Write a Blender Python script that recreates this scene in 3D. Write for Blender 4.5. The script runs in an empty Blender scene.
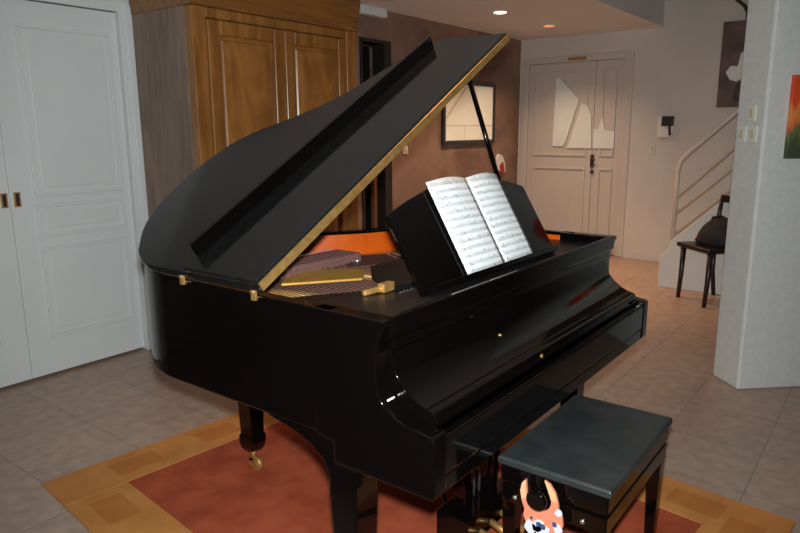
import bpy, bmesh, math, random
from mathutils import Vector, Matrix
random.seed(7)
S = bpy.context.scene
COL = S.collection
PI = math.pi
W = 1.489            # piano width
ZR = 0.989           # top of the rim

# ------------------------------------------------------------------ materials
def mat(name, col, rough=0.5, metal=0.0, coat=0.0, spec=0.5, emit=None, estr=0.0):
    m = bpy.data.materials.new(name); m.use_nodes = True
    b = m.node_tree.nodes['Principled BSDF']
    b.inputs['Base Color'].default_value = (*col, 1)
    b.inputs['Roughness'].default_value = rough
    b.inputs['Metallic'].default_value = metal
    b.inputs['Coat Weight'].default_value = coat
    b.inputs['Specular IOR Level'].default_value = spec
    if emit:
        b.inputs['Emission Color'].default_value = (*emit, 1)
        b.inputs['Emission Strength'].default_value = estr
    return m

def N(m, t, **kw):
    n = m.node_tree.nodes.new(t)
    for k, v in kw.items():
        if k in n.inputs.keys(): n.inputs[k].default_value = v
        else: setattr(n, k, v)
    return n
def L(m, a, ao, b, bi): m.node_tree.links.new(a.outputs[ao], b.inputs[bi])
def BS(m): return m.node_tree.nodes['Principled BSDF']

def noise_mat(name, c1, c2, scale=8, rough=0.6, stretch=(1,1,1), detail=6, bump=0.0, lo=0.35, hi=0.65, distort=0.0, spec=0.5, metal=0.0):
    m = mat(name, c1, rough, metal, spec=spec)
    tc = N(m, 'ShaderNodeTexCoord'); mp = N(m, 'ShaderNodeMapping'); mp.inputs['Scale'].default_value = stretch
    nz = N(m, 'ShaderNodeTexNoise', Scale=scale, Detail=detail, Distortion=distort)
    rp = N(m, 'ShaderNodeValToRGB')
    rp.color_ramp.elements[0].position = lo; rp.color_ramp.elements[0].color = (*c1, 1)
    rp.color_ramp.elements[1].position = hi; rp.color_ramp.elements[1].color = (*c2, 1)
    L(m, tc, 'Object', mp, 'Vector'); L(m, mp, 'Vector', nz, 'Vector'); L(m, nz, 'Fac', rp, 'Fac'); L(m, rp, 'Color', BS(m), 'Base Color')
    if bump:
        bp = N(m, 'ShaderNodeBump', Strength=bump, Distance=0.004); L(m, nz, 'Fac', bp, 'Height'); L(m, bp, 'Normal', BS(m), 'Normal')
    return m

M = {}
M['black'] = mat('black_lacquer', (0.0022, 0.0015, 0.0015), 0.06, spec=0.42)
M['lidblack'] = noise_mat('dusty_black_lacquer', (0.0045, 0.0048, 0.005), (0.007, 0.0073, 0.0076), 30, 0.09)  # lid lacquer, mottled and slightly lighter than the case
M['satin'] = mat('satin_black', (0.008, 0.007, 0.007), 0.35)
M['brass'] = noise_mat('brass', (0.42, 0.23, 0.065), (0.56, 0.33, 0.11), 40, 0.45, metal=0.7)
M['plate'] = noise_mat('bronze_painted_iron', (0.46, 0.24, 0.035), (0.55, 0.30, 0.06), 25, 0.42, metal=0.35)
M['innerrim'] = noise_mat('varnished_orange_maple', (0.52, 0.078, 0.004), (0.60, 0.10, 0.007), 6, 0.3, stretch=(4, 4, .8))
M['sound'] = noise_mat('soundboard_spruce', (0.10, 0.04, 0.018), (0.16, 0.065, 0.03), 10, 0.5, stretch=(1, 8, 1))
M['copper'] = mat('copper_wound_string', (0.42, 0.22, 0.18), 0.4, 0.5)
M['steel'] = mat('steel', (0.6, 0.58, 0.56), 0.25, 0.9)
M['felt'] = mat('red_felt', (0.45, 0.02, 0.03), 0.9)
M['whitefelt'] = mat('white_felt', (0.7, 0.62, 0.58), 0.9)
M['damper'] = mat('damper_wood', (0.16, 0.075, 0.065), 0.5)
M['block'] = mat('pin_block', (0.075, 0.028, 0.02), 0.45)
M['wall'] = noise_mat('white_paint', (0.60, 0.615, 0.60), (0.64, 0.65, 0.635), 3, 0.65)
M['doorwhite'] = noise_mat('white_satin_paint', (0.60, 0.625, 0.62), (0.63, 0.655, 0.65), 2, 0.45)
M['plaster'] = noise_mat('rough_plaster', (0.53, 0.53, 0.51), (0.58, 0.575, 0.555), 30, 0.8, bump=0.25)
M['ceil'] = noise_mat('ceiling_paint', (0.72, 0.70, 0.69), (0.76, 0.74, 0.73), 2, 0.8)
M['brownwall'] = noise_mat('ragged_brown_paint', (0.145, 0.085, 0.060), (0.265, 0.165, 0.120), 2.2, 0.7, detail=8, distort=0.6)
M['farwall'] = noise_mat('warm_white_paint', (0.55, 0.515, 0.47), (0.60, 0.56, 0.52), 2, 0.7)
M['fardoor'] = noise_mat('limed_wood_paint', (0.52, 0.475, 0.435), (0.545, 0.50, 0.46), 5, 0.5, stretch=(1, 6, .5))
M['doorglass'] = mat('pale_door_glass', (0.72, 0.76, 0.74), 0.12)  # pale patches: reflections painted on the front door, also a picture shape
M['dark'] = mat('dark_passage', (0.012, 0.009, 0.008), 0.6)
M['cream'] = mat('cream_plastic', (0.64, 0.63, 0.55), 0.4)
M['rocker'] = mat('ivory_rocker', (0.52, 0.47, 0.33), 0.35)
M['whiteplastic'] = mat('white_plastic', (0.75, 0.72, 0.70), 0.4)
M['blackplastic'] = mat('black_plastic', (0.02, 0.017, 0.018), 0.4)
M['leather'] = noise_mat('black_leather', (0.016, 0.0195, 0.020), (0.029, 0.033, 0.0335), 9, 0.42, bump=0.08)
M['chairwood'] = mat('dark_chair_wood', (0.014, 0.007, 0.008), 0.35)
M['bag'] = noise_mat('black_cloth', (0.006, 0.006, 0.007), (0.014, 0.014, 0.015), 20, 0.8)
M['railpaint'] = mat('ivory_rail_paint', (0.62, 0.56, 0.48), 0.35)
M['peach'] = mat('peach_felt', (0.62, 0.20, 0.11), 0.7)
M['peachlight'] = mat('light_peach_felt', (0.68, 0.36, 0.18), 0.7)
M['whitetuft'] = mat('white_tuft', (0.55, 0.57, 0.63), 0.8)
M['bluefelt'] = mat('slate_blue_felt', (0.03, 0.06, 0.16), 0.7)
M['darkwood'] = mat('dark_brown_wood', (0.06, 0.022, 0.016), 0.4)
M['lampglass'] = mat('lit_lamp', (1, .9, .75), 0.3, emit=(1.0, 0.80, 0.58), estr=6.0)
M['lampdim'] = mat('dim_lamp', (1, .5, .3), 0.3, emit=(1.0, 0.30, 0.12), estr=0.75)
M['redplastic'] = mat('red_enamel', (0.40, 0.02, 0.012), 0.4)

def wood(name, c1, c2, c3, vertical=True, rough=0.28):
    m = mat(name, c1, rough)
    tc = N(m, 'ShaderNodeTexCoord'); mp = N(m, 'ShaderNodeMapping')
    mp.inputs['Scale'].default_value = (9, 9, 0.9) if vertical else (0.9, 9, 9)
    nz = N(m, 'ShaderNodeTexNoise', Scale=2.4, Detail=9, Distortion=0.9)
    nz2 = N(m, 'ShaderNodeTexNoise', Scale=3.0, Detail=3)
    rp = N(m, 'ShaderNodeValToRGB')
    e = rp.color_ramp.elements
    e[0].position = .32; e[0].color = (*c1, 1); e[1].position = .68; e[1].color = (*c3, 1)
    k = e.new(.5); k.color = (*c2, 1)
    mx = N(m, 'ShaderNodeMixRGB', blend_type='MULTIPLY'); mx.inputs['Fac'].default_value = .35
    L(m, tc, 'Object', mp, 'Vector'); L(m, mp, 'Vector', nz, 'Vector'); L(m, tc, 'Object', nz2, 'Vector')
    L(m, nz, 'Fac', rp, 'Fac'); L(m, rp, 'Color', mx, 'Color1'); L(m, nz2, 'Fac', mx, 'Color2'); L(m, mx, 'Color', BS(m), 'Base Color')
    return m
M['oak'] = wood('honey_oak', (0.22, 0.085, 0.018), (0.30, 0.122, 0.026), (0.38, 0.165, 0.040))
M['oakh'] = wood('honey_oak_cornice', (0.18, 0.07, 0.016), (0.24, 0.10, 0.022), (0.30, 0.13, 0.03), False)
M['oakside'] = wood('weathered_oak', (0.17, 0.108, 0.078), (0.22, 0.145, 0.105), (0.28, 0.19, 0.14), rough=.5)
M['burl'] = noise_mat('burr_oak_panel', (0.24, 0.092, 0.020), (0.36, 0.15, 0.034), 5, 0.3, stretch=(1.6, 1, .8), detail=8, distort=1.0)

def tile_floor():
    m = mat('terracotta_beige_tiles', (.4, .3, .25), 0.38)
    tc = N(m, 'ShaderNodeTexCoord'); mp = N(m, 'ShaderNodeMapping')
    mp.inputs['Location'].default_value = (0.02, 0.385, 0)
    br = N(m, 'ShaderNodeTexBrick', Scale=1.0); br.offset = 0.0; br.squash = 1.0
    br.inputs['Brick Width'].default_value = 0.4033; br.inputs['Row Height'].default_value = 0.4033
    br.inputs['Mortar Size'].default_value = 0.004; br.inputs['Mortar Smooth'].default_value = 0.2
    br.inputs['Color1'].default_value = (0.385, 0.272, 0.208, 1); br.inputs['Color2'].default_value = (0.42, 0.298, 0.228, 1)
    br.inputs['Mortar'].default_value = (0.27, 0.21, 0.175, 1)
    nz = N(m, 'ShaderNodeTexNoise', Scale=16.0, Detail=8); rp = N(m, 'ShaderNodeValToRGB')
    rp.color_ramp.elements[0].position = .3; rp.color_ramp.elements[0].color = (.78, .76, .75, 1)
    rp.color_ramp.elements[1].position = .72; rp.color_ramp.elements[1].color = (1.08, 1.06, 1.03, 1)
    mx = N(m, 'ShaderNodeMixRGB', blend_type='MULTIPLY'); mx.inputs['Fac'].default_value = 1
    bp = N(m, 'ShaderNodeBump', Strength=0.25, Distance=0.003); bp.invert = True
    L(m, tc, 'Object', mp, 'Vector'); L(m, mp, 'Vector', br, 'Vector'); L(m, tc, 'Object', nz, 'Vector'); L(m, nz, 'Fac', rp, 'Fac')
    L(m, br, 'Color', mx, 'Color1'); L(m, rp, 'Color', mx, 'Color2'); L(m, mx, 'Color', BS(m), 'Base Color')
    L(m, br, 'Fac', bp, 'Height'); L(m, bp, 'Normal', BS(m), 'Normal')
    return m
M['tile'] = tile_floor()

def pile(name, c1, c2):
    m = noise_mat(name, c1, c2, 7, 0.95, detail=10, bump=0.5, spec=0.1)
    return m
M['rugred'] = pile('rust_pile', (0.27, 0.050, 0.022), (0.37, 0.080, 0.036))
M['rugorange'] = pile('orange_pile', (0.44, 0.172, 0.046), (0.52, 0.218, 0.064))
M['rugdark'] = pile('deep_orange_pile', (0.395, 0.140, 0.034), (0.45, 0.165, 0.042))

def staff_paper():
    # local x across the page (0..w), local y up the page (0..h)
    m = mat('printed_music', (.85, .86, .86), 0.7)
    tc = N(m, 'ShaderNodeTexCoord'); sp = N(m, 'ShaderNodeSeparateXYZ'); L(m, tc, 'Object', sp, 'Vector')
    def math_(op, a, ao, v=None, b=None, bo=0):
        n = N(m, 'ShaderNodeMath', operation=op); m.node_tree.links.new(a.outputs[ao], n.inputs[0])
        if v is not None: n.inputs[1].default_value = v
        if b is not None: m.node_tree.links.new(b.outputs[bo], n.inputs[1])
        return n
    st = math_('MODULO', sp, 'Y', 0.0245)                      # one stave every 24 mm
    ln = math_('MODULO', st, 0, 0.0022)
    l1 = math_('LESS_THAN', ln, 0, 0.0007)
    inn = math_('LESS_THAN', st, 0, 0.011)
    lines = math_('MULTIPLY', l1, 0, b=inn)
    vo = N(m, 'ShaderNodeTexVoronoi', Scale=150.0); L(m, tc, 'Object', vo, 'Vector')
    dots = math_('LESS_THAN', vo, 'Distance', 0.33)
    nz = N(m, 'ShaderNodeTexNoise', Scale=55.0, Detail=3); L(m, tc, 'Object', nz, 'Vector')
    sel = math_('GREATER_THAN', nz, 'Fac', 0.50)
    sd = math_('MULTIPLY', dots, 0, b=sel); wide = math_('LESS_THAN', st, 0, 0.016)
    sd2 = math_('MULTIPLY', sd, 0, b=wide)
    ink = math_('MAXIMUM', lines, 0, b=sd2)
    k = math_('MULTIPLY', ink, 0, 0.8)
    mx = N(m, 'ShaderNodeMixRGB'); mx.inputs['Color1'].default_value = (.84, .86, .87, 1); mx.inputs['Color2'].default_value = (.03, .03, .035, 1)
    L(m, k, 0, mx, 'Fac'); L(m, mx, 'Color', BS(m), 'Base Color')
    return m
M['music'] = staff_paper()

def painting(name, stops, scale, seed, rough=.6):
    m = mat(name, (.5, .1, .02), rough)
    tc = N(m, 'ShaderNodeTexCoord'); mp = N(m, 'ShaderNodeMapping'); mp.inputs['Location'].default_value = (seed, seed * .7, 0)
    sp = N(m, 'ShaderNodeSeparateXYZ'); nz = N(m, 'ShaderNodeTexNoise', Scale=scale, Detail=5, Distortion=.8)
    a = N(m, 'ShaderNodeMath', operation='MULTIPLY_ADD'); a.inputs[1].default_value = .5
    rp = N(m, 'ShaderNodeValToRGB'); e = rp.color_ramp.elements
    for i, (p_, c) in enumerate(stops):
        k = e[i] if i < 2 else e.new(p_)
        k.position = p_; k.color = (*c, 1)
    L(m, tc, 'Generated', mp, 'Vector'); L(m, mp, 'Vector', nz, 'Vector'); L(m, tc, 'Generated', sp, 'Vector')
    L(m, nz, 'Fac', a, 0); L(m, sp, 'Z', a, 2); L(m, a, 0, rp, 'Fac'); L(m, rp, 'Color', BS(m), 'Base Color')
    return m
M['paint_orange'] = painting('orange_green_painting', [(.38, (.05, .06, .03)), (.95, (.62, .06, .012)), (.5, (.06, .10, .035)), (.62, (.14, .13, .05)), (.68, (.60, .13, .03)), (.82, (.70, .24, .06))], 3.5, 3)
M['paint_dark'] = noise_mat('dark_painting', (0.07, 0.035, 0.03), (0.14, 0.08, 0.065), 5, .5)
M['printpale'] = noise_mat('pale_print', (0.80, 0.83, 0.74), (0.88, 0.90, 0.82), 3, .3, detail=4)

# ------------------------------------------------------------------ mesh helpers
class MB:
    def __init__(s): s.bm = bmesh.new(); s.mi = 0
    def box(s, x0, x1, y0, y1, z0, z1, mi=0):
        v = [s.bm.verts.new((x, y, z)) for z in (z0, z1) for y in (y0, y1) for x in (x0, x1)]
        for f in ((0,2,3,1),(4,5,7,6),(0,1,5,4),(2,6,7,3),(0,4,6,2),(1,3,7,5)):
            fc = s.bm.faces.new([v[i] for i in f]); fc.material_index = mi
        return s
    def prism(s, pts, f, mi=0):
        """pts 2-D outline, f(a,b,t) -> 3-D for t = 0, 1"""
        a = [s.bm.verts.new(f(p[0], p[1], 0)) for p in pts]; b = [s.bm.verts.new(f(p[0], p[1], 1)) for p in pts]
        n = len(pts)
        fs = [s.bm.faces.new(a[::-1]), s.bm.faces.new(b)]
        for i in range(n): fs.append(s.bm.faces.new((a[i], a[(i+1) % n], b[(i+1) % n], b[i])))
        for q in fs: q.material_index = mi
        return s
    def ring(s, outer, inner, z0, z1):
        n = len(outer)
        def lv(pts, z): return [s.bm.verts.new((p[0], p[1], z)) for p in pts]
        ob, ot, ib, it = lv(outer, z0), lv(outer, z1), lv(inner, z0), lv(inner, z1)
        for i in range(n):
            j = (i+1) % n
            for q in ((ob[i], ob[j], ot[j], ot[i]), (ib[j], ib[i], it[i], it[j]), (ot[i], ot[j], it[j], it[i]), (ob[j], ob[i], ib[i], ib[j])): s.bm.faces.new(q)
        return s
    def tube(s, pts, r, seg=10, cap=True, mi=0):
        pts = [Vector(p) for p in pts]; rings = []
        for i, p in enumerate(pts):
            d = (pts[min(i+1, len(pts)-1)] - pts[max(i-1, 0)]).normalized()
            u = d.orthogonal().normalized() if i == 0 else (u - d * u.dot(d)).normalized()
            w = d.cross(u); rr = r[i] if isinstance(r, (list, tuple)) else r
            rings.append([s.bm.verts.new(p + (u * math.cos(2*PI*k/seg) + w * math.sin(2*PI*k/seg)) * rr) for k in range(seg)])
        for a, b in zip(rings, rings[1:]):
            for k in range(seg):
                f = s.bm.faces.new((a[k], a[(k+1) % seg], b[(k+1) % seg], b[k])); f.material_index = mi; f.smooth = True
        if cap: s.bm.faces.new(rings[0][::-1]).material_index = mi; s.bm.faces.new(rings[-1]).material_index = mi
        return s
    def lathe(s, prof, c=(0, 0, 0), axis='Z', seg=20):
        c = Vector(c); rings = []
        for r, h in prof:
            row = []
            for k in range(seg):
                a = 2*PI*k/seg; x, y = r*math.cos(a), r*math.sin(a)
                row.append(s.bm.verts.new(c + Vector({'Z': (x, y, h), 'X': (h, x, y), 'Y': (x, h, y)}[axis])))
            rings.append(row)
        for a, b in zip(rings, rings[1:]):
            for k in range(seg):
                f = s.bm.faces.new((a[k], a[(k+1) % seg], b[(k+1) % seg], b[k])); f.smooth = True
        s.bm.faces.new(rings[0][::-1]); s.bm.faces.new(rings[-1])
        return s
    def loft(s, secs):
        """secs: list of equal-length vertex loops (3-D)"""
        rs = [[s.bm.verts.new(p) for p in q] for q in secs]; n = len(rs[0])
        for a, b in zip(rs, rs[1:]):
            for k in range(n): s.bm.faces.new((a[k], a[(k+1) % n], b[(k+1) % n], b[k]))
        s.bm.faces.new(rs[0][::-1]); s.bm.faces.new(rs[-1]); return s
    def xf(s, mtx): s.bm.transform(mtx); return s
    def build(s, name, m, parent=None, bevel=0.0, smooth=False, seg=2, origin=None, sharp=None, **props):
        bmesh.ops.recalc_face_normals(s.bm, faces=s.bm.faces)
        if origin is None and parent is None and s.bm.verts:
            xs = [v.co for v in s.bm.verts]
            origin = Vector((sum(v.x for v in xs)/len(xs), sum(v.y for v in xs)/len(xs), min(v.z for v in xs)))
        if origin is not None:
            bmesh.ops.translate(s.bm, verts=s.bm.verts, vec=-Vector(origin))
        me = bpy.data.meshes.new(name); s.bm.to_mesh(me); s.bm.free()
        if smooth:
            for f in me.polygons: f.use_smooth = True
        if sharp is not None:
            for f in me.polygons: f.use_smooth = True
            me.set_sharp_from_angle(angle=math.radians(sharp))
        for q in (m if isinstance(m, (list, tuple)) else [m]): me.materials.append(q)
        o = bpy.data.objects.new(name, me); COL.objects.link(o)
        if origin is not None: o.location = origin
        if parent is not None:
            o.parent = parent
            o.matrix_parent_inverse = WM(parent).inverted()
        if bevel:
            b = o.modifiers.new('bevel', 'BEVEL'); b.width = bevel; b.segments = seg; b.limit_method = 'ANGLE'; b.angle_limit = math.radians(40)
        for k, v in props.items(): o[k] = v
        return o

def WM(o):
    """world matrix from parents (before the depsgraph has run)"""
    m = Matrix.LocRotScale(o.location, o.rotation_euler, o.scale)
    return WM(o.parent) @ o.matrix_parent_inverse @ m if o.parent else m

def thing(name, label, cat, loc, group=None):
    o = bpy.data.objects.new(name, None); COL.objects.link(o); o.location = loc; o.empty_display_size = .1
    o['label'] = label; o['category'] = cat
    if group: o['group'] = group
    return o
def tag(o, label, cat, group=None):
    o['label'] = label; o['category'] = cat
    if group: o['group'] = group
    return o
def struct(o, label=None, cat=None):
    o['kind'] = 'structure'
    if label: o['label'] = label
    if cat: o['category'] = cat
    return o
def dup(o):
    c = o.copy(); COL.objects.link(c)
    for ch in list(o.children):
        d = dup(ch); d.parent = c; d.matrix_parent_inverse = ch.matrix_parent_inverse.copy()
    return c
def catmull(pts, n=6):
    out = []; P = [Vector((*p, 0)) for p in pts]
    for i in range(len(P)-1):
        p0, p1, p2, p3 = P[max(i-1, 0)], P[i], P[i+1], P[min(i+2, len(P)-1)]
        for k in range(n):
            t = k/n
            q = .5*((2*p1) + (p2-p0)*t + (2*p0-5*p1+4*p2-p3)*t*t + (3*p1-p0-3*p2+p3)*t**3)
            out.append((q.x, q.y))
    out.append(pts[-1]); return out
def offset(pts, d):
    """inset of a closed clockwise/ccw outline by d towards its inside"""
    n = len(pts); area = sum(pts[i][0]*pts[(i+1) % n][1]-pts[(i+1) % n][0]*pts[i][1] for i in range(n))
    sg = 1 if area > 0 else -1; out = []
    for i in range(n):
        a, b, c = Vector(pts[i-1]), Vector(pts[i]), Vector(pts[(i+1) % n])
        e1 = (b-a).normalized(); e2 = (c-b).normalized()
        n1 = Vector((-e1.y, e1.x))*sg; n2 = Vector((-e2.y, e2.x))*sg
        k = n1+n2; k = k/max(k.length_squared, .3)*2
        out.append((b.x+k.x*d, b.y+k.y*d))
    return out

# ------------------------------------------------------------------ the room
H = 2.41
YB, XF, YR = 3.1, 6.15, 2.985
struct(MB().box(-6.6, 9.0, -7.0, 4.8, -0.06, 0).build('floor', M['tile'], origin=(0, 0, 0)))
struct(MB().box(-6.6, 3.6, -7.0, YB, H, H+.25).box(3.6, XF, 1.39, YB, H, H+.25).build('ceiling', M['ceil']))
struct(MB().box(3.6, XF+.1, -7.0, 1.39, 4.7, 4.8).box(3.6, XF, 1.39, 1.45, H+.25, 4.7).box(3.54, 3.6, -7.0, 1.45, H+.25, 4.7).build('ceiling_stairwell', M['wall']))
# wall y = 3.1: white part with the sliding door opening, brown part with the passage opening
b = MB().box(-6.6, -0.34, YB, YB+.12, 0, H).box(1.25, 2.70, YB, YB+.12, 0, H).box(-.34, 1.25, YB, YB+.12, 2.10, H)
struct(b.build('wall_back', M['wall']))
b = MB().box(2.70, 3.28, YR, YB+.12, 0, H).box(3.28, 3.68, YR, YB+.12, 2.13, H).box(3.68, XF, YR, YB+.12, 0, H)
struct(b.build('wall_rear', M['brownwall']))
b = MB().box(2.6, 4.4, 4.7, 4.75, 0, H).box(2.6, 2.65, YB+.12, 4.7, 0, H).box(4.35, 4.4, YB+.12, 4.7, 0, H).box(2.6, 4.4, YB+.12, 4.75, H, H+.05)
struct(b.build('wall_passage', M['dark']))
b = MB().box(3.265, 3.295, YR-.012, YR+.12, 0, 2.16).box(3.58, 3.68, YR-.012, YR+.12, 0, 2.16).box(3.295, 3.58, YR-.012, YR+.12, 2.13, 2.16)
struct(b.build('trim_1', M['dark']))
struct(MB().box(3.47, 3.51, YR+.03, YR+.07, 0, 1.1).build('trim_2', M['sound']))
struct(MB().box(3.23, 3.56, YR-.07, YR-.002, 2.335, 2.408).build('trim_3', M['doorwhite'], bevel=.008))
# right wall (x = 6.15) with the front door
b = MB().box(XF, XF+.12, -7.0, 1.66, 0, 4.7).box(XF, XF+.12, 2.955, YB+.12, 0, 4.7).box(XF, XF+.12, 1.66, 2.955, 2.20, 4.7)
struct(b.build('wall_right', M['farwall']))
struct(MB().box(-6.6, -6.5, -7.0, YB, 0, H).build('wall_left', M['wall']))
struct(MB().box(-6.6, XF, -7.1, -7.0, 0, 4.7).build('wall_front', M['wall']))
# pier: a wall set at 45 degrees
d45 = math.sqrt(.5)
A = Vector((2.883, .013)); B = Vector((2.721, -.149)); dv = Vector((.68, -.73)).normalized()
Cc = B + dv*2.6; Dd = A + dv*2.6
bmp = MB().prism([tuple(A), tuple(B), tuple(Cc), tuple(Dd)], lambda x, y, t: (x, y, H*t))
struct(bmp.build('wall_pier', M['plaster'], bevel=.012))
# baseboards
struct(MB().box(3.70, XF-.02, YR-.015, YR-.001, 0, .08).build('baseboard_back', M['darkwood']))
struct(MB().box(XF-.015, XF-.001, .98, 1.6, 0, .08).build('baseboard_right', M['farwall']))

# sliding door (left): frame, two leaves, handles
fr = MB().box(1.19, 1.275, YB-.025, YB+.10, 0, 2.16).box(-.36, -.30, YB-.025, YB+.10, 0, 2.16).box(-.30, 1.19, YB-.025, YB+.10, 2.10, 2.16)
fr.box(1.225, 1.27, YB-.035, YB-.024, 0, 2.15)
door = struct(fr.build('door_1', M['doorwhite'], bevel=.004))
def moulding(mb, x0, x1, z0, z1, y, w=.018, h=.012):
    mb.box(x0-w, x1+w, y-h, y, z1, z1+w).box(x0-w, x1+w, y-h, y, z0-w, z0).box(x0-w, x0, y-h, y, z0, z1).box(x1, x1+w, y-h, y, z0, z1)
for nm, x0, x1, px0, px1 in (('leaf', .480, 1.189, .625, 1.115), ('leaf', -.29, .478, -.15, .335)):
    lf = MB().box(x0, x1, YB+.012, YB+.05, .018, 2.098)
    for z0, z1 in ((.25, .745), (.84, .99), (1.07, 1.955)):
        moulding(lf, px0, px1, z0, z1, YB+.012)
        lf.box(px0+.03, px1-.03, YB+.007, YB+.012, z0+.03, z1-.03)
    leaf = lf.build(nm, M['doorwhite'], door, bevel=.004)
    hx = .514 if x0 > .3 else .447
    hb = MB().box(hx-.018, hx+.018, YB+.006, YB+.012, 1.005, 1.085).box(hx-.009, hx+.009, YB+.004, YB+.0062, 1.012, 1.078, 1).build('recessed_pull', [M['brass'], M['blackplastic']], leaf, bevel=.001)
    hb['label'] = 'brass recessed pull plate'

# front door (right wall)
fd = MB()
fd.box(XF-.012, XF+.08, 2.87, 2.955, 0, 2.20).box(XF-.012, XF+.08, 1.66, 1.76, 0, 2.20).box(XF-.012, XF+.08, 1.76, 2.87, 2.13, 2.20)
fdoor = struct(fd.build('door_2', M['fardoor'], bevel=.008))
def panelx(mb, y0, y1, z0, z1, x, w=.02):
    mb.box(x-.014, x, y0-w, y1+w, z1, z1+w).box(x-.014, x, y0-w, y1+w, z0-w, z0).box(x-.014, x, y0-w, y0, z0, z1).box(x-.014, x, y1, y1+w, z0, z1)
for y0, y1 in ((2.075, 2.868), (1.762, 2.071)):
    lf = MB().box(XF+.012, XF+.05, y0, y1, .01, 2.128)
    panelx(lf, y0+.09, y1-.1, .22, .95, XF+.012); panelx(lf, y0+.09, y1-.1, 1.12, 2.02, XF+.012)
    lf.build('leaf', M['fardoor'], fdoor, bevel=.004)
def glass_reflection(pts, nm='glass_pane'):  # traces reflections in the door glass as solid pale patches
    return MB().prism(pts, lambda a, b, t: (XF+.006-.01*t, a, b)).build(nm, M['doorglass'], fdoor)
glass_reflection([(2.545, 1.21), (2.53, 1.96), (2.49, 1.965), (2.25, 1.72), (2.39, 1.25), (2.42, 1.21)])
glass_reflection([(2.375, 1.19), (2.345, 1.25), (2.215, 1.68), (2.16, 1.66), (2.10, 1.56), (2.08, 1.19)])
glass_reflection([(2.066, 1.19), (2.066, 1.40), (2.01, 1.40), (1.975, 1.54), (1.94, 1.39), (1.83, 1.37), (1.83, 1.19)])
MB().box(XF-.006, XF+.012, 2.045, 2.085, .98, 1.12).tube([(XF-.03, 2.065, 1.07), (XF-.03, 2.02, 1.065)], .012).lathe([(.012, -.04), (.012, 0)], (XF, 2.065, 1.07), 'X').build('door_handle', M['darkwood'], fdoor, bevel=.003)
MB().lathe([(.02, -.012), (.02, .01)], (XF, 2.06, .93), 'X').build('lock_cylinder', M['darkwood'], fdoor)
MB().box(XF-.055, XF-.03, 2.18, 2.38, 2.145, 2.175).build('door_closer', M['brass'], fdoor)

# stairs: closed side panel, steps, railing
SX = 4.95
def st_top(y): return .407 + (.847 - y)*1.0
prof = [(.93, 0), (.93, .27), (.855, .36), (.847, .42), (-1.2, 2.467), (-1.2, 0)]
struct(MB().prism(prof, lambda y, z, t: (SX+.06*t, y, z)).build('trim_4', M['wall'], bevel=.006))
sb = MB()
for k in range(11): sb.box(SX+.06, SX+.98, .85-.19*(k+1), .85-.19*k, 0, .19*(k+1))
struct(sb.build('trim_5', M['farwall']))
rl = thing('stair_railing', 'ivory metal stair railing with slanted bars rising behind the white pier', 'railing', (SX+.03, .835, .40))
rx = SX+.03
MB().tube([(rx, .835, .36), (rx, .835, .90), (rx, .835, 1.04), (rx, .822, 1.11), (rx, .79, 1.165), (rx, .74, 1.215), (rx, .40, 1.545), (rx, -.9, 2.80)], .018, 12).build('handrail', M['railpaint'], rl)
for z0, z1, y1 in ((.80, 1.217, .431), (.66, 1.062, .417), (.47, .898, .403)):
    s = (z1-z0)/(.836-y1)
    MB().tube([(rx, .836, z0), (rx, -.9, z0+s*1.736)], .010, 8).build('rail', M['railpaint'], rl)
MB().tube([(rx, .38, .86), (rx, .38, 1.56)], .016, 8).build('post', M['darkwood'], rl)
MB().tube([(rx, -.6, 1.85), (rx, -.6, 2.51)], .016, 8).build('post', M['darkwood'], rl)

# ------------------------------------------------------------------ rug (turned a few degrees against the piano)
RUG = thing('rug', 'rust red rug with an orange patchwork border under the piano', 'rug', (-.03, 1.905, 0))
RUG.rotation_euler.z = math.radians(-6)
RW, RL_, BD, RT = 1.765, 2.31, .245, .008
def rugpart(nm, m, x0, x1, y0, y1, z=RT, lab=None):
    o = MB().box(x0, x1, y0, y1, 0.0005, z).build(nm, m, None, bevel=.003, origin=(0, 0, 0)); o.parent = RUG
    if lab: o['label'] = lab
    return o
rugpart('field', M['rugred'], BD, RW-BD, -RL_+BD, -BD, lab='rust red centre field')
for a in ((0, RW, -BD, 0), (0, RW, -RL_, -RL_+BD), (0, BD, -RL_+BD, -BD), (RW-BD, RW, -RL_+BD, -BD)):
    rugpart('border', M['rugorange'], *a, lab='orange border strip')
for k in range(4):
    x = .24 + k*.40
    for y in (-.185, -RL_+.06): rugpart('patch', M['rugdark'], x, x+.2, y, y+.125, RT+.0006, 'deep orange patch')
for k in range(5):
    y = -.50 - k*.40
    for x in (.06, RW-.185): rugpart('patch', M['rugdark'], x, x+.125, y, y+.2, RT+.0006, 'deep orange patch')
RTW = RT

# ------------------------------------------------------------------ grand piano
PN = thing('grand_piano', 'glossy black baby grand piano with raised lid and closed fallboard on the rug', 'piano', (.745, .6, RTW))
curve = [(0, .98), (.013, 1.057), (.05, 1.15), (.102, 1.213), (.175, 1.283), (.275, 1.343), (.38, 1.375), (.53, 1.39), (.66, 1.38), (.735, 1.355), (.803, 1.307), (.86, 1.245), (.917, 1.185), (1.011, 1.115), (1.1, 1.068), (1.2, 1.035), (1.3, 1.00), (1.4, .945), (1.455, .89), (W, .82)]
cv = catmull(curve, 4)
outer = [(0, .30), (0, .4), (0, .7)] + cv + [(W, .6), (W, .4), (W, .30)]
inner = offset(outer, .042)
inner[0] = (.042, .30); inner[-1] = (W-.042, .30)
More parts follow.
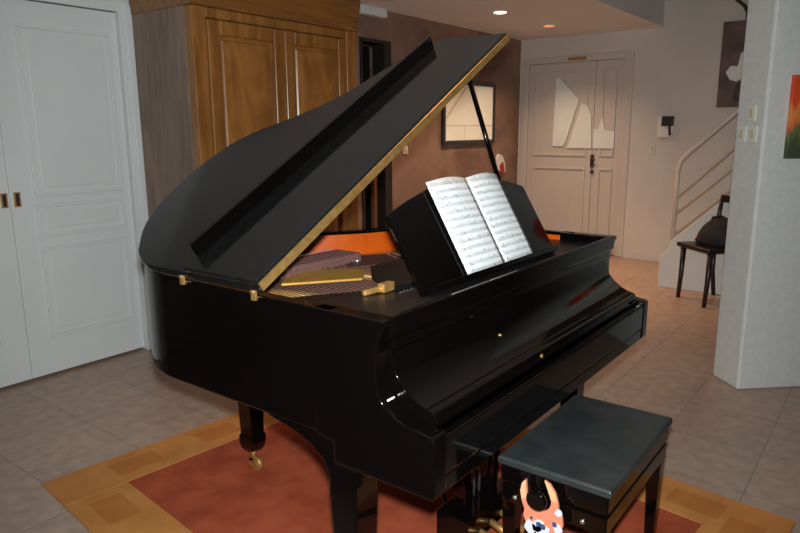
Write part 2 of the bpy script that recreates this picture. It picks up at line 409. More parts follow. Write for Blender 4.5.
# rim as an open U (closed in front by the name board)
def rim_u(o_, i_, z0, z1, nm, m, **kw):
    mb = MB(); n = len(o_)
    V = [[mb.bm.verts.new((p[0], p[1], z)) for p in q] for q, z in ((o_, z0), (o_, z1), (i_, z0), (i_, z1))]
    ob, ot, ib, it = V
    for i in range(n-1):
        for q in ((ob[i], ob[i+1], ot[i+1], ot[i]), (ib[i+1], ib[i], it[i], it[i+1]), (ot[i], ot[i+1], it[i+1], it[i]), (ob[i+1], ob[i], ib[i], ib[i+1])):
            mb.bm.faces.new(q)
    mb.bm.faces.new((ob[0], ot[0], it[0], ib[0])); mb.bm.faces.new((ob[-1], ib[-1], it[-1], ot[-1]))
    o = mb.build(nm, m, PN, **kw)
    return o
rim = rim_u(outer, inner, .665, ZR, 'rim', M['black'], bevel=.006, sharp=40)
in2 = offset(outer, .0425); in3 = offset(outer, .052)
in2[0] = (.0425, .30); in3[0] = (.052, .30); in2[-1] = (W-.0425, .30); in3[-1] = (W-.052, .30)
o = rim_u(in2, in3, .76, ZR-.012, 'inner_rim', M['innerrim']); o['label'] = 'orange varnished inner rim'
# bottom / soundboard
inb = offset(outer, .045); inb[0] = (.045, .30); inb[-1] = (W-.045, .30)
o = MB().prism(inb, lambda x, y, t: (x, y, .672+.02*t)).build('underside', M['satin'], PN)
ins = offset(outer, .054); ins[0] = (.054, .30); ins[-1] = (W-.054, .30)
MB().prism(ins, lambda x, y, t: (x, y, .79+.012*t)).build('soundboard', M['sound'], PN)
# cast-iron plate: border + front web + struts
i5 = offset(outer, .062); i6 = offset(outer, .19)
mb = MB(); zt0, zt1 = .872, .892
sel = [i for i in range(len(i5)) if i5[i][1] > .55]
for i, j in zip(sel, sel[1:]):
    a, b_, c, d = i5[i], i5[j], i6[j], i6[i]
    mb.loft([[(a[0], a[1], zt0), (a[0], a[1], zt1), (d[0], d[1], zt1), (d[0], d[1], zt0)], [(b_[0], b_[1], zt0), (b_[0], b_[1], zt1), (c[0], c[1], zt1), (c[0], c[1], zt0)]])
mb.prism([(.47, .94), (.61, .71), (.50, .625), (.29, .78)], lambda x, y, t: (x, y, .927+.007*t))
mb.prism([(.062, .36), (.062, .40), (W-.062, .40), (W-.062, .36)], lambda x, y, t: (x, y, .90+.012*t))
for x0, x1, y1 in ((.36, .28, 1.28), (.70, .60, 1.33), (1.02, .98, 1.06), (1.25, 1.25, .96)):
    mb.tube([(x0, .62, .895), (x1, y1, .868)], .013, 8)
o = mb.build('plate', M['plate'], PN); o['label'] = 'gold cast iron plate'
MB().prism([(.40, .43), (.52, .60), (.62, .69), (.84, .68), (.80, .43)], lambda x, y, t: (x, y, .930+.016*t)).build('pin_cover', M['satin'], PN)
MB().box(.06, W-.06, .40, .56, .87, .893).build('pin_block', M['block'], PN)
# tuning pins, strings, dampers
mb = MB()
for k in range(70):
    x = .09 + k*(W-.18)/69
    for r in range(3):
        mb.tube([(x+.004*r, .43+.045*r, .89), (x+.004*r, .43+.045*r+.004, .925)], .0035, 6)
mb.build('tuning_pins', M['steel'], PN, kind='stuff')
def ymax(x):
    best = .9
    for a, b_ in zip(cv, cv[1:]):
        lo, hi = sorted((a[0], b_[0]))
        if lo <= x <= hi and hi > lo: best = a[1] + (b_[1]-a[1])*(x-a[0])/(b_[0]-a[0])
    return best
mb = MB()
for k in range(88):
    x = .085 + k*(W-.17)/87
    x1 = x if x > .9 else x + (.9-x)*.18
    mb.tube([(x, .50, .915), (x, .69, .921), (x1, ymax(x1)-(.13 if x < .65 else .20), .905)], .0012, 5, cap=False)
mb.build('strings', M['copper'], PN, kind='stuff')
dm0 = None
for k in range(44):
    x = .12 + k*.0285
    if x > .74: break
    if dm0 is None:
        dm0 = MB().box(-.005, .005, -.055, .055, .929, .945).box(-.009, .009, -.05, .05, .945, .962).build('damper', M['damper'], None, origin=(0, 0, 0))
        dm0.parent = PN; o = dm0
    else:
        o = dm0.copy(); COL.objects.link(o); o.parent = PN
    o.location = (x-PN.location.x, .90-.08*(x/1.3)**2-PN.location.y, -PN.location.z)
MB().prism([(.60, .78), (.76, .93), (.88, .83), (.82, .71), (.72, .72)], lambda x, y, t: (x, y, .924+.010*t)).build('damper_cover', M['block'], PN)
MB().tube([(.84, .70, .938), (.90, .82, .938)], .006, 8).build('damper_rail', M['steel'], PN)
MB().lathe([(.014, .934), (.014, .941), (.008, .945)], (.70, .82, 0), 'Z', 16).build('plate_bolt', M['steel'], PN)
MB().prism([(.50, 1.02), (.82, 1.0), (.82, 1.03), (.50, 1.05)], lambda x, y, t: (x, y, .930+.010*t)).build('red_felt_strip', M['felt'], PN)
MB().prism([(.50, 1.057), (.82, 1.037), (.82, 1.06), (.50, 1.08)], lambda x, y, t: (x, y, .930+.008*t)).build('white_felt_strip', M['whitefelt'], PN)

# cheeks (arms)
arm = [(.0, .602), (.0, .738), (.004, .748), (.04, .753), (.085, .760), (.118, .772), (.142, .792), (.157, .82), (.163, .86), (.160, .91), (.148, .955), (.139, .975), (.139, ZR), (.36, ZR), (.36, .66), (.372, .63), (.365, .602)]
arm = [(0, .602), (0, .74)] + catmull([(.004, .748), (.04, .753), (.085, .760), (.118, .772), (.142, .792), (.157, .82), (.163, .86), (.160, .91), (.148, .955), (.139, .978)], 4) + [(.139, ZR), (.36, ZR), (.36, .66), (.30, .655), (.30, .602)]
for x0, x1 in ((-.0003, .0524), (W-.0524, W+.0003)):
    MB().prism(arm, lambda y, z, t, x0=x0, x1=x1: (x0+(x1-x0)*t, y, z)).build('arm', M['black'], PN, bevel=.005, seg=3, sharp=35)
MB().box(.0, W, .004, .30, .598, .640).build('keybed', M['black'], PN, bevel=.004)
MB().box(.052, W-.052, .003, .030, .640, .735).build('key_slip', M['black'], PN, bevel=.004)
# closed fallboard: sloping lid with rounded front, and upright name board above
fbp = [(.034, .742), (.034, .768)] + catmull([(.037, .776), (.046, .781), (.075, .790), (.110, .812), (.140, .842), (.152, .868), (.160, .905)], 4) + [(.175, .905), (.175, .742)]
MB().prism(fbp, lambda y, z, t: (.0535+(W-.107)*t, y, z)).build('fallboard', M['black'], PN, bevel=.003, sharp=35)
MB().box(.052, W-.052, .150, .19, .905, .956).build('name_board', M['black'], PN, bevel=.003)
MB().box(.03, W-.03, .137, .152, .940, .993).build('front_rail', M['black'], PN, bevel=.005, seg=3)
for x in (.52,):
    o = MB().lathe([(.006, 0), (.006, .004), (.003, .006)], (x, .128, .826), 'Z', 14).xf(Matrix.Identity(4)).build('fallboard_knob', M['brass'], PN); o['label'] = 'small brass knob'  # tiny brass dot on the fallboard slope
o = MB().lathe([(.006, -.003), (.006, .002)], (.60, .034, .762), 'Y', 16).build('lock', M['brass'], PN); o['label'] = 'brass key lock'  # tiny brass dot on the fallboard's front edge
# music shelf with wings
shelf = [(.046, .20), (.046, .575), (.10, .565), (.16, .54), (.24, .485), (.315, .435), (.335, .40), (.335, .345), (1.17, .36), (1.17, .42), (1.25, .48), (1.35, .53), (W-.046, .55), (W-.046, .20)]
MB().prism(shelf, lambda x, y, t: (x, y, .940+.018*t)).build('music_shelf', M['satin'], PN, bevel=.003)
o = MB().box(.30, .35, .375, .40, .959, .985).tube([(.245, .405, .966), (.31, .39, .970)], .009, 8).build('desk_bracket', M['brass'], PN, bevel=.004); o['label'] = 'brass music desk bracket'
# music desk: leans back, arched top
O = Vector((0, .262, .958)); vv = Vector((0, .514, .857)); nn = Vector((0, -.857, .514))
top = [(1.185, .245), (1.17, .252), (1.08, .275), (.95, .292), (.76, .298), (.58, .285), (.45, .255), (.36, .228), (.335, .222)]
dk = [(.335, .0), (1.185, .0)] + [(x, v+.03) for x, v in top]
MB().prism(dk, lambda x, v, t: tuple(O + Vector((x, 0, 0)) + vv*v - nn*(.014*t))).build('music_desk', M['black'], PN, bevel=.003)
MB().prism([(.36, 0), (1.16, 0), (1.16, .018), (.36, .018)], lambda x, v, t: tuple(O + Vector((x, 0, 0)) + vv*v + nn*(.028*t))).build('desk_ledge', M['black'], PN, bevel=.002)
for x in (.55, .98): MB().tube([(x, .384, 1.12), (x, .44, .958)], .006, 8).build('desk_prop', M['brass'], PN)

# lid, opened about the bass-side edge
TH = math.radians(29.85)
LM_ = Matrix.Translation((0, 0, 1.009)) @ Matrix.Rotation(-TH, 4, 'Y')
YH = .545
lo = offset(outer, -.012)
lidpts = [(-.004, YH)] + [(max(p[0], -.004), p[1]) for p in lo if p[1] > YH+.02] + [(W+.012, YH)]
lid = MB().prism(lidpts, lambda u, y, t: (u, y, -.018*t)).xf(LM_).build('lid', M['lidblack'], PN, bevel=.008, seg=4, sharp=50)
MB().box(.0, W+.008, YH+.002, .858, .001, .019).xf(LM_).build('front_flap', M['lidblack'], lid, bevel=.004)
MB().box(.055, 1.425, .842, .858, .0195, .066).xf(LM_).build('flap_lip', M['black'], lid, bevel=.003)
o = MB().box(.004, W+.006, YH-.006, YH+.001, -.011, .013).xf(LM_).build('lid_hinge', M['brass'], lid); o['label'] = 'long brass hinge strip'
for y in (.565, .874):
    o = MB().box(-.006, .001, y-.008, y+.008, .975, 1.0).tube([(-.006, y-.009, .998), (-.006, y+.009, .998)], .005, 10).build('butt_hinge', M['brass'], PN); o['label'] = 'brass lid hinge'
# prop stick
MB().tube([(1.415, .56, .975), (1.385, .56, 1.03), (1.06, .575, 1.592)], [.013, .011, .009], 10).build('lid_prop', M['black'], PN)
for u, y in ((.25, 1.30), (1.35, .80)):
    MB().lathe([(.01, -.03), (.01, -.018)], (u, y, 0), 'Z', 12).xf(LM_).build('bumper', M['satin'], lid)

# legs (square, tapered, flared bracket at the top) with brass casters
def leg(cx, cy, bracket=True):
    secs = []
    for z, hx, y0, y1 in ((.100, .026, -.026, .026), (.115, .034, -.034, .034), (.14, .040, -.040, .040), (.165, .040, -.040, .040), (.175, .034, -.034, .034), (.40, .041, -.040, .040), (.52, .044, -.044, .046),):
        secs.append([(cx-hx, cy+y0, z), (cx+hx, cy+y0, z), (cx+hx, cy+y1, z), (cx-hx, cy+y1, z)])
    if bracket:
        for z, y1 in ((.55, .043), (.575, .052), (.60, .070), (.622, .10), (.640, .145), (.652, .195), (.664, .27)):
            secs.append([(cx-.044, cy-.045, z), (cx+.044, cy-.045, z), (cx+.044, cy+y1, z), (cx-.044, cy+y1, z)])
    else:
        for z, k in ((.60, .050), (.671, .056)):
            secs.append([(cx-k, cy-k, z), (cx+k, cy-k, z), (cx+k, cy+k, z), (cx-k, cy+k, z)])
    l_ = MB().loft(secs).build('leg', M['black'], PN, bevel=.004)
    c = MB().lathe([(.012, .050), (.012, .108)], (cx, cy, 0), 'Z', 12).lathe([(.028, -.010), (.030, -.006), (.030, .006), (.028, .010)], (cx, cy-.02, RTW+.031), 'X', 20).box(cx-.016, cx-.011, cy-.035, cy+.012, .03, .06).box(cx+.011, cx+.016, cy-.035, cy+.012, .03, .06).box(cx-.016, cx+.016, cy-.012, cy+.012, .052, .06)
    c = c.build('caster', M['brass'], l_); c['label'] = 'brass caster'
leg(.0455, .275); leg(W-.0455, .275); leg(.565, 1.30, False)

# pedal lyre
lx, lyy = .70, .30
ly = MB()
ly.box(lx-.16, lx+.16, lyy-.045, lyy+.045, .565, .598).box(lx-.155, lx+.155, lyy-.06, lyy+.06, .075, .175)
for s in (-1, 1):
    ly.loft([[(lx+s*.085-.022, lyy-.022, .175), (lx+s*.085+.022, lyy-.022, .175), (lx+s*.085+.022, lyy+.022, .175), (lx+s*.085-.022, lyy+.022, .175)],
             [(lx+s*.115-.028, lyy-.024, .45), (lx+s*.115+.028, lyy-.024, .45), (lx+s*.115+.028, lyy+.024, .45), (lx+s*.115-.028, lyy+.024, .45)],
             [(lx+s*.14-.032, lyy-.03, .566), (lx+s*.14+.032, lyy-.03, .566), (lx+s*.14+.032, lyy+.03, .566), (lx+s*.14-.032, lyy+.03, .566)]])
lyo = ly.build('pedal_lyre', M['black'], PN, bevel=.004)
for k in (-1, 0, 1):
    MB().tube([(lx+k*.035, lyy+.01, .17), (lx+k*.035, lyy+.01, .60)], .005, 8).build('pedal_rod', M['steel'], lyo)
    o = MB().tube([(lx+k*.07, lyy-.05, .10), (lx+k*.07, lyy-.10, .085), (lx+k*.07, lyy-.15, .06)], [.011, .014, .017], 10).build('pedal', M['brass'], lyo); o['label'] = 'brass pedal'
for s in (-1, 1): MB().tube([(lx+s*.1, lyy+.04, .14), (lx+s*.13, lyy+.30, .675)], .008, 8).build('brace', M['satin'], lyo)

# ------------------------------------------------------------------ sheet music on the desk
SM = thing('sheet_music', 'open white sheet music standing on the black music desk', 'sheet music', tuple(O + Vector((.80, 0, 0)) + nn*.004 + vv*.0185))
def page(x0, x1, h, bend, y0):
    mb = MB(); nx = 10; rows = [[], []]; g = []
    for i in range(nx+1):
        t = i/nx
        col = []
        for j in range(9):
            s = j/8
            zz = .004 + bend*math.sin(PI*t)*(.4+.6*s) + .004*s
            col.append((x0+(x1-x0)*t, y0 + h*s + (.006*math.sin(PI*t) if s == 1 else 0), zz))
        g.append(col)
    top_ = [[mb.bm.verts.new(p) for p in c] for c in g]
    bot_ = [[mb.bm.verts.new((p[0], p[1], p[2]-.0012)) for p in c] for c in g]
    for i in range(nx):
        for j in range(8):
            mb.bm.faces.new((top_[i][j], top_[i+1][j], top_[i+1][j+1], top_[i][j+1])); mb.bm.faces.new((bot_[i][j], bot_[i][j+1], bot_[i+1][j+1], bot_[i+1][j]))
    for i in range(nx):
        mb.bm.faces.new((top_[i][0], bot_[i][0], bot_[i+1][0], top_[i+1][0])); mb.bm.faces.new((top_[i][8], top_[i+1][8], bot_[i+1][8], bot_[i][8]))
    for j in range(8):
        mb.bm.faces.new((top_[0][j], top_[0][j+1], bot_[0][j+1], bot_[0][j])); mb.bm.faces.new((top_[nx][j], bot_[nx][j], bot_[nx][j+1], top_[nx][j+1]))
    return mb
SM.rotation_euler = Matrix((Vector((1, 0, 0)), vv, nn)).transposed().to_euler()
for x0, x1, bend in ((-.232, -.001, .010), (.001, .210, .012)):
    o = page(x0, x1, .312, bend, .0).build('page', M['music'], None, smooth=True, origin=(0, 0, 0)); o.parent = SM

# ------------------------------------------------------------------ bench
BX0, BX1, BY0, BY1 = .456, 1.016, -.239, .091
BN = thing('piano_bench', 'black adjustable piano bench with padded leather seat in front of the keyboard', 'bench', ((BX0+BX1)/2, (BY0+BY1)/2, RTW))
mb = MB()
secs = []
for z, k in ((.468, .004), (.471, .0), (.486, .0), (.491, .002), (.493, .006)):
    secs.append([(BX0+k, BY0+k, z), (BX1-k, BY0+k, z), (BX1-k, BY1-k, z), (BX0+k, BY1-k, z)])
mb.loft(secs); mb.build('seat_pad', M['leather'], BN, bevel=.003, seg=3)
MB().box(BX0+.008, BX1-.008, BY0+.008, BY1-.008, .415, .468).build('seat_frame', M['black'], BN, bevel=.004)
MB().box(BX0+.018, BX1-.018, BY0+.018, BY1-.018, .404, .416).box(BX0+.010, BX1-.010, BY0+.010, BY1-.010, .352, .405).build('apron', M['black'], BN, bevel=.004)
for cx in (BX0+.034, BX1-.034):
    for cy in (BY0+.034, BY1-.034):
        secs = []
        for z, k in ((RTW+.001, .014), (.36, .022), (.404, .0225)):
            secs.append([(cx-k, cy-k, z), (cx+k, cy-k, z), (cx+k, cy+k, z), (cx-k, cy+k, z)])
        MB().loft(secs).build('leg', M['black'], BN, bevel=.003)
KY, KZ = -.052, .420
for s_, nm in ((BX0, 'knob'), ):
    MB().lathe([(.010, .0), (.010, -.026), (.024, -.030), (.030, -.036), (.030, -.050), (.024, -.055), (.0, -.056)][:6], (s_+.008, KY, KZ), 'X', 24).build(nm, M['black'], BN)
MB().lathe([(.010, .0), (.010, .026), (.024, .030), (.030, .036), (.030, .050), (.024, .055)], (BX1-.008, KY, KZ), 'X', 24).build('knob', M['black'], BN)
for y in (BY1-.055, BY0+.075):
    MB().lathe([(.006, .001), (.008, -.003), (.004, -.006)], (BX0+.010, y, .375), 'X', 12).build('screw', M['steel'], BN)

# felt hanger on the knob
DH = thing('door_hanger', 'peach felt door hanger with white tufts and dark spots on the bench knob', 'door hanger', (BX0-.024, KY, .30))
# local 2-D: a = across (towards +y is left in the photo), b = up from the knob centre
def arc(r, a0, a1, n, cy=0, cz=0): return [(cy+r*math.cos(math.radians(a0+(a1-a0)*k/n)), cz+r*math.sin(math.radians(a0+(a1-a0)*k/n))) for k in range(n+1)]
inn = arc(.0345, 25, -205, 24)                          # hole, open at the top, clockwise from the right tip
out_r = [(.027, .050), (.040, .040), (.050, .018), (.052, -.012), (.049, -.034)]
outl = [(-.049, -.034), (-.052, -.012), (-.050, .018), (-.040, .040), (-.027, .050)]
body = [(.056, -.048), (.052, -.066), (.044, -.080), (.030, -.088), (.010, -.092), (.008, -.125), (-.020, -.128), (-.024, -.094), (-.044, -.084), (-.054, -.066), (-.056, -.046)]
pts2 = out_r + body + outl + inn[::-1]
HC, HS = math.cos(math.radians(14)), -math.sin(math.radians(14))      # the hanger swings a little to one side
def dh(p, t0, t1): return lambda a, b, t: (BX0-.018-(t0+(t1-t0)*t), KY+1.05*(a*HC-b*HS), KZ+1.05*(a*HS+b*HC)-(.10*max(0, -b-.03)))
MB().prism(pts2, dh(None, 0, .007)).build('felt_body', M['peach'], DH)
for sgn in (1, -1):
    q = [(.027, .050), (.040, .040), (.050, .018), (.051, -.006), (.0348, -.001), (.0335, .012), (.0325, .024)]
    MB().prism([(sgn*a, b) for a, b in q], dh(None, .007, .0085)).build('arm', M['peachlight'], DH)
def blob(cy, cz, r, m, nm, n=9, jag=.25, t0=.0071, t1=.011):
    rr = [r*(1+random.uniform(-jag, jag)) for _ in range(n)]
    MB().prism([(cy+rr[k]*math.cos(2*PI*k/n), cz+rr[k]*math.sin(2*PI*k/n)) for k in range(n)], dh(None, t0, t1)).build(nm, m, DH)
for c in ((.040, -.078, .019), (.016, -.070, .017), (.006, -.084, .020), (-.050, -.034, .010), (-.004, -.108, .016), (-.040, -.074, .011)): blob(c[0], c[1], c[2], M['whitetuft'], 'white_tuft')
for c in ((.014, -.066, .006), (.001, -.072, .007), (.030, -.052, .004), (-.034, -.062, .007)): blob(c[0], c[1], c[2], M['bluefelt'], 'spot', 8, .15, .0111, .013)

# ------------------------------------------------------------------ armoire
ax0, ax1, ay0, ay1 = 1.262, 2.64, 2.48, 3.06
AR = thing('armoire', 'tall honey oak armoire with two panelled doors behind the piano', 'wardrobe', ((ax0+ax1)/2, (ay0+ay1)/2, 0))
o = MB().box(ax0, ax0+.025, ay0+.07, ay1, 0, 2.09).box(ax1-.025, ax1, ay0+.07, ay1, 0, 2.09).box(ax0+.025, ax1-.025, ay1-.02, ay1, .05, 2.09).box(ax0+.025, ax1-.025, ay0+.07, ay1-.02, 2.05, 2.09).box(ax0+.025, ax1-.025, ay0+.07, ay1-.02, .08, .11).build('carcass', M['oakside'], AR, bevel=.004)
o['label'] = 'greyish brown side panels'
MB().box(ax0, ax0+.10, ay0, ay0+.07, 0, 2.09).box(ax1-.10, ax1, ay0, ay0+.07, 0, 2.09).box(ax0+.10, ax1-.10, ay0+.005, ay0+.06, 2.03, 2.09).box(ax0+.10, ax1-.10, ay0+.005, ay0+.06, .04, .13).box((ax0+ax1)/2-.02, (ax0+ax1)/2+.02, ay0+.03, ay0+.06, .13, 2.03).build('face_frame', M['oak'], AR, bevel=.012, seg=3)
cor = [(0, 2.09), (.015, 2.10), (.015, 2.125), (.03, 2.14), (.04, 2.18), (.07, 2.23), (.08, 2.27), (.08, 2.30)]
secs = [[(ax0-e*.3, ay0-e*.5, z), (ax1+e*.1, ay0-e*.5, z), (ax1+e*.1, ay1, z), (ax0-e*.3, ay1, z)] for e, z in cor]
MB().loft(secs).build('cornice', M['oakh'], AR, bevel=.003)
xm = (ax0+ax1)/2
for x0, x1 in ((ax0+.103, xm-.003), (xm+.003, ax1-.103)):
    st = .085
    db = MB().box(x0, x0+st, ay0-.004, ay0+.03, .135, 2.025).box(x1-st, x1, ay0-.004, ay0+.03, .135, 2.025)
    for z0, z1 in ((.135, .22), (1.02, 1.12), (1.945, 2.025)): db.box(x0+st, x1-st, ay0-.004, ay0+.03, z0, z1)
    dr = db.build('door', M['oak'], AR, bevel=.008, seg=3)
    for z0, z1 in ((.22, 1.02), (1.12, 1.945)):
        a, c = x0+st, x1-st
        loops = []
        for e, yy in ((0, ay0+.024), (.022, ay0+.022), (.03, ay0+.014), (.065, ay0+.006), (.07, ay0+.004)):
            loops.append([(a+e, yy, z0+e), (c-e, yy, z0+e), (c-e, yy, z1-e), (a+e, yy, z1-e)])
        loops = [[(p[0], ay0+.029, p[2]) for p in loops[0]]] + loops
        MB().loft(loops).build('panel', M['burl'], dr)
    kx = x1-.03 if x0 < xm-.1 else x0+.03
    MB().box(kx-.012, kx+.012, ay0-.008, ay0-.0035, .98, 1.16).build('escutcheon', M['brass'], dr)

# ------------------------------------------------------------------ wall things
def wall_frame(name, label, cat, x0, x1, z0, z1, y, fm, pm, w=.045, d=.03):
    t = thing(name, label, cat, ((x0+x1)/2, y, z0))
    MB().box(x0, x0+w, y-d, y, z0, z1).box(x1-w, x1, y-d, y, z0, z1).box(x0+w, x1-w, y-d, y, z1-w, z1).box(x0+w, x1-w, y-d, y, z0, z0+w).build('frame', fm, t, bevel=.005)
    return t
t = wall_frame('framed_picture', 'large black framed pale picture on the brown wall', 'picture', 4.49, 5.53, 1.25, 1.90, YR-.001, M['blackplastic'], None)
pic = MB().box(4.535, 5.485, YR-.018, YR-.004, 1.295, 1.855).build('print', M['printpale'], t)
MB().box(4.55, 5.47, YR-.0195, YR-.018, 1.44, 1.448).prism([(4.55, 1.52), (4.91, 1.83), (4.94, 1.83), (4.55, 1.50)], lambda x, z, q: (x, YR-.018-.0015*q, z)).box(4.91, 4.916, YR-.0195, YR-.018, 1.30, 1.44).build('print_lines', M['fardoor'], pic)

def plate(name, label, cat, c, u, w, h, rocker=True, group=None):
    """wall plate centred c on a vertical wall, u = horizontal direction along the wall"""
    c = Vector(c); u = Vector(u).normalized(); n = Vector((u.y, -u.x, 0)); 
    t = thing(name, label, cat, tuple(c), group)
    f = lambda a0, a1, b0, b1, d0, d1: MB().prism([(a0, b0), (a1, b0), (a1, b1), (a0, b1)], lambda a, b, q: tuple(c + u*a + Vector((0, 0, b)) + n*(d0+(d1-d0)*q)))
    f(-w/2, w/2, -h/2, h/2, .001, .009).build('cover_plate', M['cream'], t, bevel=.003)
    if rocker: f(-w*.24, w*.24, -h*.28, h*.28, .009, .013).build('rocker', M['rocker'], t, bevel=.002)
    return t
up = (B - A).normalized(); up3 = (up.x, up.y, 0)
def onpier(s, z): q = A + (B-A)*s; return (q.x, q.y, z)
plate('light_switch', 'cream light switch on the white pier above the other two', 'light switch', onpier(.58, 1.478), up3, .062, .085)
plate('light_switch', 'cream light switch at the left of the lower pair on the pier', 'light switch', onpier(.30, 1.372), up3, .066, .085)
plate('light_switch', 'cream light switch at the right of the lower pair on the pier', 'light switch', onpier(.68, 1.372), up3, .066, .085)
plate('light_switch', 'small ochre light switch on the brown wall left of the framed picture', 'light switch', (3.89, YR, 1.22), (1, 0, 0), .075, .075)
plate('light_switch', 'small pale switch on the far wall below the door phone', 'light switch', (XF, 1.415, 1.195), (0, -1, 0), .05, .11)
# orange painting on the pier's long face
pu = dv
o0 = B + pu*.118
nrm = Vector((dv.y, -dv.x))
t = thing('painting', 'unframed orange red painting with green base on the white pier', 'painting', (o0.x, o0.y, 1.25))
MB().prism([(0, 1.25), (.16, 1.25), (.16, 1.66), (0, 1.66)], lambda a, z, q: (o0.x+pu.x*a+nrm.x*(.002+.024*q), o0.y+pu.y*a+nrm.y*(.002+.024*q), z)).build('canvas', M['paint_orange'], t, bevel=.002)
# dark picture on the far wall
t = thing('wall_hanging', 'tall dark brown picture with pale shapes high beside the stairs', 'picture', (XF, .55, 1.60))
pc = MB().box(XF-.03, XF-.001, .30, .82, 1.60, 2.40).build('canvas', M['paint_dark'], t, bevel=.004)
MB().prism([(.76, 1.93), (.72, 1.99), (.66, 1.98), (.64, 2.10), (.60, 2.13), (.55, 2.0), (.58, 1.88), (.66, 1.84), (.72, 1.86)], lambda y, z, q: (XF-.031-.003*q, y, z)).build('pale_shape', M['doorglass'], pc)
MB().prism([(.68, 1.66), (.66, 1.82), (.60, 1.84), (.56, 2.2), (.52, 2.3), (.45, 2.3), (.45, 1.62)], lambda y, z, q: (XF-.0305-.002*q, y, z)).build('dark_shape', M['blackplastic'], pc)
o = MB().tube([(XF-.02, .80, 2.66), (XF-.02, .73, 2.60), (XF-.02, .65, 2.53), (XF-.02, .62, 2.47), (XF-.02, .615, 2.401)], .016, 8).build('hanging_strap', M['darkwood'])
tag(o, 'dark red brown curved strap above the dark picture by the stairs', 'strap')
# door phone
t = thing('door_phone', 'black and white door phone on the far wall right of the front door', 'door phone', (XF, 1.28, 1.31))
MB().box(XF-.035, XF, 1.215, 1.37, 1.315, 1.52).build('base', M['whiteplastic'], t, bevel=.006)
MB().box(XF-.065, XF-.035, 1.205, 1.325, 1.425, 1.525).build('screen', M['blackplastic'], t, bevel=.006)
MB().tube([(XF-.05, 1.245, 1.425), (XF-.05, 1.235, 1.33)], .014, 10).build('handset', M['darkwood'], t)
# small ornament on brown wall
t = thing('wall_ornament', 'small white and red ornament on the brown wall beneath the framed picture', 'ornament', (5.70, YR, .93))
MB().prism([(5.62, .95), (5.60, 1.08), (5.64, 1.13), (5.73, 1.11), (5.79, 1.04), (5.82, .93), (5.76, .91)], lambda x, z, q: (x, YR-.001-.02*q, z)).build('plaque', M['whiteplastic'], t, bevel=.003)
MB().prism([(5.69, .90), (5.67, 1.0), (5.74, 1.04), (5.78, .95), (5.75, .89)], lambda x, z, q: (x, YR-.0215-.006*q, z)).build('red_motif', M['redplastic'], t)

# ------------------------------------------------------------------ chair and bag by the stairs
CH = thing('dining_chair', 'dark wooden chair beside the stairs, holding a black bag', 'chair', (4.6, .47, 0))
f0 = Vector((4.655, .672)); f1 = Vector((4.43, .415))          # front feet
fw = (f1-f0).normalized(); bk = Vector((-fw.y, fw.x)) * 1
if bk.x < 0: bk = -bk
wd = (f1-f0).length; dp = .31
def cp(a, b_, z): q = f0 + fw*a + bk*b_; return (q.x, q.y, z)
for a in (0, wd):
    MB().tube([cp(a, .0, .001), cp(a, .012, .20), cp(a, .018, .435)], [.017, .019, .023], 10).build('leg', M['chairwood'], CH)
    MB().tube([cp(a, dp+.03, .001), cp(a, dp, .22), cp(a, dp-.005, .44)], [.017, .019, .021], 10).build('leg', M['chairwood'], CH)
    MB().tube([cp(a, dp-.005, .47), cp(a, dp+.015, .70), cp(a, dp+.035, .86)], [.020, .018, .015], 10).build('back_post', M['chairwood'], CH)
MB().loft([[cp(-.05, -.02, z), cp(wd+.025, -.02, z), cp(wd+.02, dp+.02, z), cp(-.02, dp+.02, z)] for z in (.435, .472)]).build('seat', M['chairwood'], CH, bevel=.01, seg=3)
MB().loft([[cp(0, dp+.024, z), cp(wd, dp+.024, z), cp(wd, dp+.038, z), cp(0, dp+.038, z)] for z in (.80, .86)]).build('backrest', M['chairwood'], CH, bevel=.004)
MB().loft([[cp(0, dp+.005, z), cp(wd, dp+.005, z), cp(wd, dp+.018, z), cp(0, dp+.018, z)] for z in (.63, .68)]).build('backrest', M['chairwood'], CH, bevel=.004)
BG = thing('handbag', 'black soft bag lying on the dark chair', 'bag', cp(.18, .18, .473))
secs = []
for z, k, sh in ((.474, .92, 0), (.50, 1.05, 0), (.56, 1.0, .005), (.62, .82, .01), (.66, .6, .015), (.69, .32, .02)):
    n = 14
    secs.append([cp(.19+.172*k*math.cos(2*PI*i/n)*(1+.08*math.sin(3*i)), .175+sh+.125*k*math.sin(2*PI*i/n), z+.008*math.sin(2*i)) for i in range(n)])
MB().loft(secs).build('bag_body', M['bag'], BG, smooth=True)
MB().tube([cp(.10, .17, .63), cp(.12, .18, .69), cp(.19, .20, .71), cp(.26, .20, .69), cp(.29, .2, .63)], .010, 8).build('bag_handle', M['bag'], BG)
o = MB().tube([cp(.02, .16, .53), cp(-.005, .14, .505), cp(-.01, .13, .482)], .012, 8).build('bag_tag', M['redplastic'], BG); o['label'] = 'red tag'

# ------------------------------------------------------------------ ceiling downlights
def downlight(x, y, lit, label):
    t = thing('ceiling_light', label, 'ceiling light', (x, y, H), 'ceiling spotlights')
    MB().lathe([(.075, -.006), (.075, -.0005), (.05, -.0005)], (x, y, H), 'Z', 28).build('trim_ring', M['whiteplastic'] if lit else M['ceil'], t)
    MB().lathe([(.052, -.010), (.052, -.0065)], (x, y, H), 'Z', 24).build('lens', M['lampglass'] if lit else M['lampdim'], t)
    ld = bpy.data.lights.new('spot_beam', 'SPOT'); ld.energy = LAMP; ld.color = (1.0, .66, .42); ld.spot_size = math.radians(125); ld.spot_blend = .9; ld.shadow_soft_size = .05
    lo_ = bpy.data.objects.new('spot_beam', ld); COL.objects.link(lo_); lo_.location = (0, 0, -.02); lo_.parent = t
LAMP = 98
downlight(4.30, 2.245, True, 'brightly lit round ceiling spotlight nearer the piano lid')
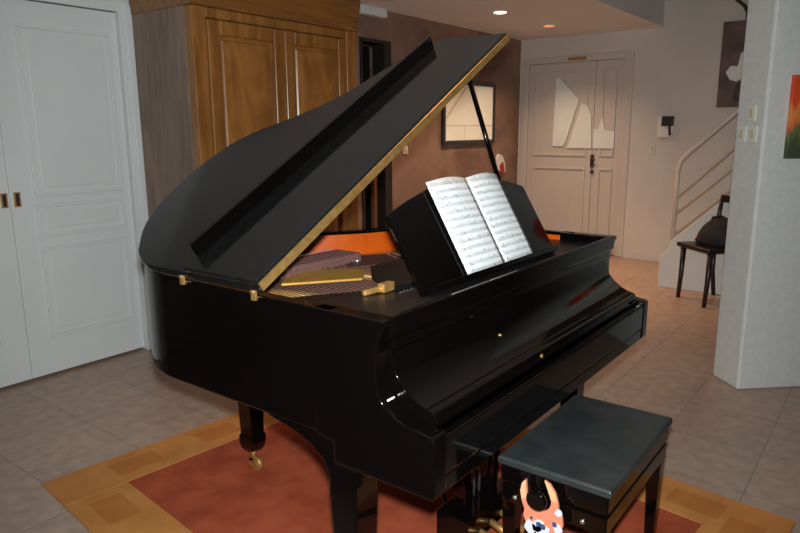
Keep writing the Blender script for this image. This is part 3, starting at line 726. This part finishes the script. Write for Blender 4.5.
downlight(5.30, 2.245, False, 'dim orange round ceiling spotlight nearer the front door')
def lamp(nm, kind, loc, energy, col, **kw):
    ld = bpy.data.lights.new(nm, kind); ld.energy = energy; ld.color = col
    for k, v in kw.items(): setattr(ld, k, v)
    o = bpy.data.objects.new(nm, ld); COL.objects.link(o); o.location = loc; return o
# one further spot of the row, then added unseen fill for floor and walls
for x, y, e, cone, c in ((3.25, 2.245, 55, 112, (1.0, .60, .34)), (1.0, 0.9, 22, 105, (1.0, .55, .28)), (4.7, 1.55, 75, 85, (1.0, .50, .22)), (4.9, -.6, 40, 120, (1.0, .82, .66))):
    z = H-.03 if not (x > 3.6 and y < 1.39) else 3.4
    lamp('spot_beam', 'SPOT', (x, y, z), e, c, spot_size=math.radians(cone), spot_blend=.9, shadow_soft_size=.05)

# ------------------------------------------------------------------ camera and its flash
cam = bpy.data.cameras.new('camera'); co = bpy.data.objects.new('camera', cam); COL.objects.link(co)
f_px, pitch, roll, yaw = 660.5555, 11.7010, -.372166, -52.72284
a, b_, c = math.radians(pitch), math.radians(roll), math.radians(yaw)
fwd = Vector((-math.sin(c)*math.cos(a), math.cos(c)*math.cos(a), -math.sin(a)))
r = Vector((math.cos(c), math.sin(c), 0)); u = r.cross(fwd)
r2 = r*math.cos(b_) + u*math.sin(b_); u2 = -r*math.sin(b_) + u*math.cos(b_)
CP = Vector((-1.09604, -.74418, 1.40635))
mtx = Matrix(((r2.x, u2.x, -fwd.x, CP.x), (r2.y, u2.y, -fwd.y, CP.y), (r2.z, u2.z, -fwd.z, CP.z), (0, 0, 0, 1)))
co.matrix_world = mtx
cam.sensor_width = 36; cam.sensor_fit = 'HORIZONTAL'; cam.lens = f_px/800*36; cam.clip_start = .02
S.camera = co
FP = CP + u2*.085
fl = lamp('camera_flash', 'SPOT', tuple(FP), 360, (.94, 1.0, 1.0), spot_size=math.radians(98), spot_blend=.75, shadow_soft_size=.025)
fl.rotation_euler = (fwd + Vector((0, 0, .04))).to_track_quat('-Z', 'Y').to_euler()

w = bpy.data.worlds.new('world'); S.world = w; w.use_nodes = True
w.node_tree.nodes['Background'].inputs['Color'].default_value = (.9, .75, .6, 1)
w.node_tree.nodes['Background'].inputs['Strength'].default_value = .02
S.view_settings.view_transform = 'Standard'; S.view_settings.look = 'None'
S.view_settings.exposure = 0; S.view_settings.gamma = 1
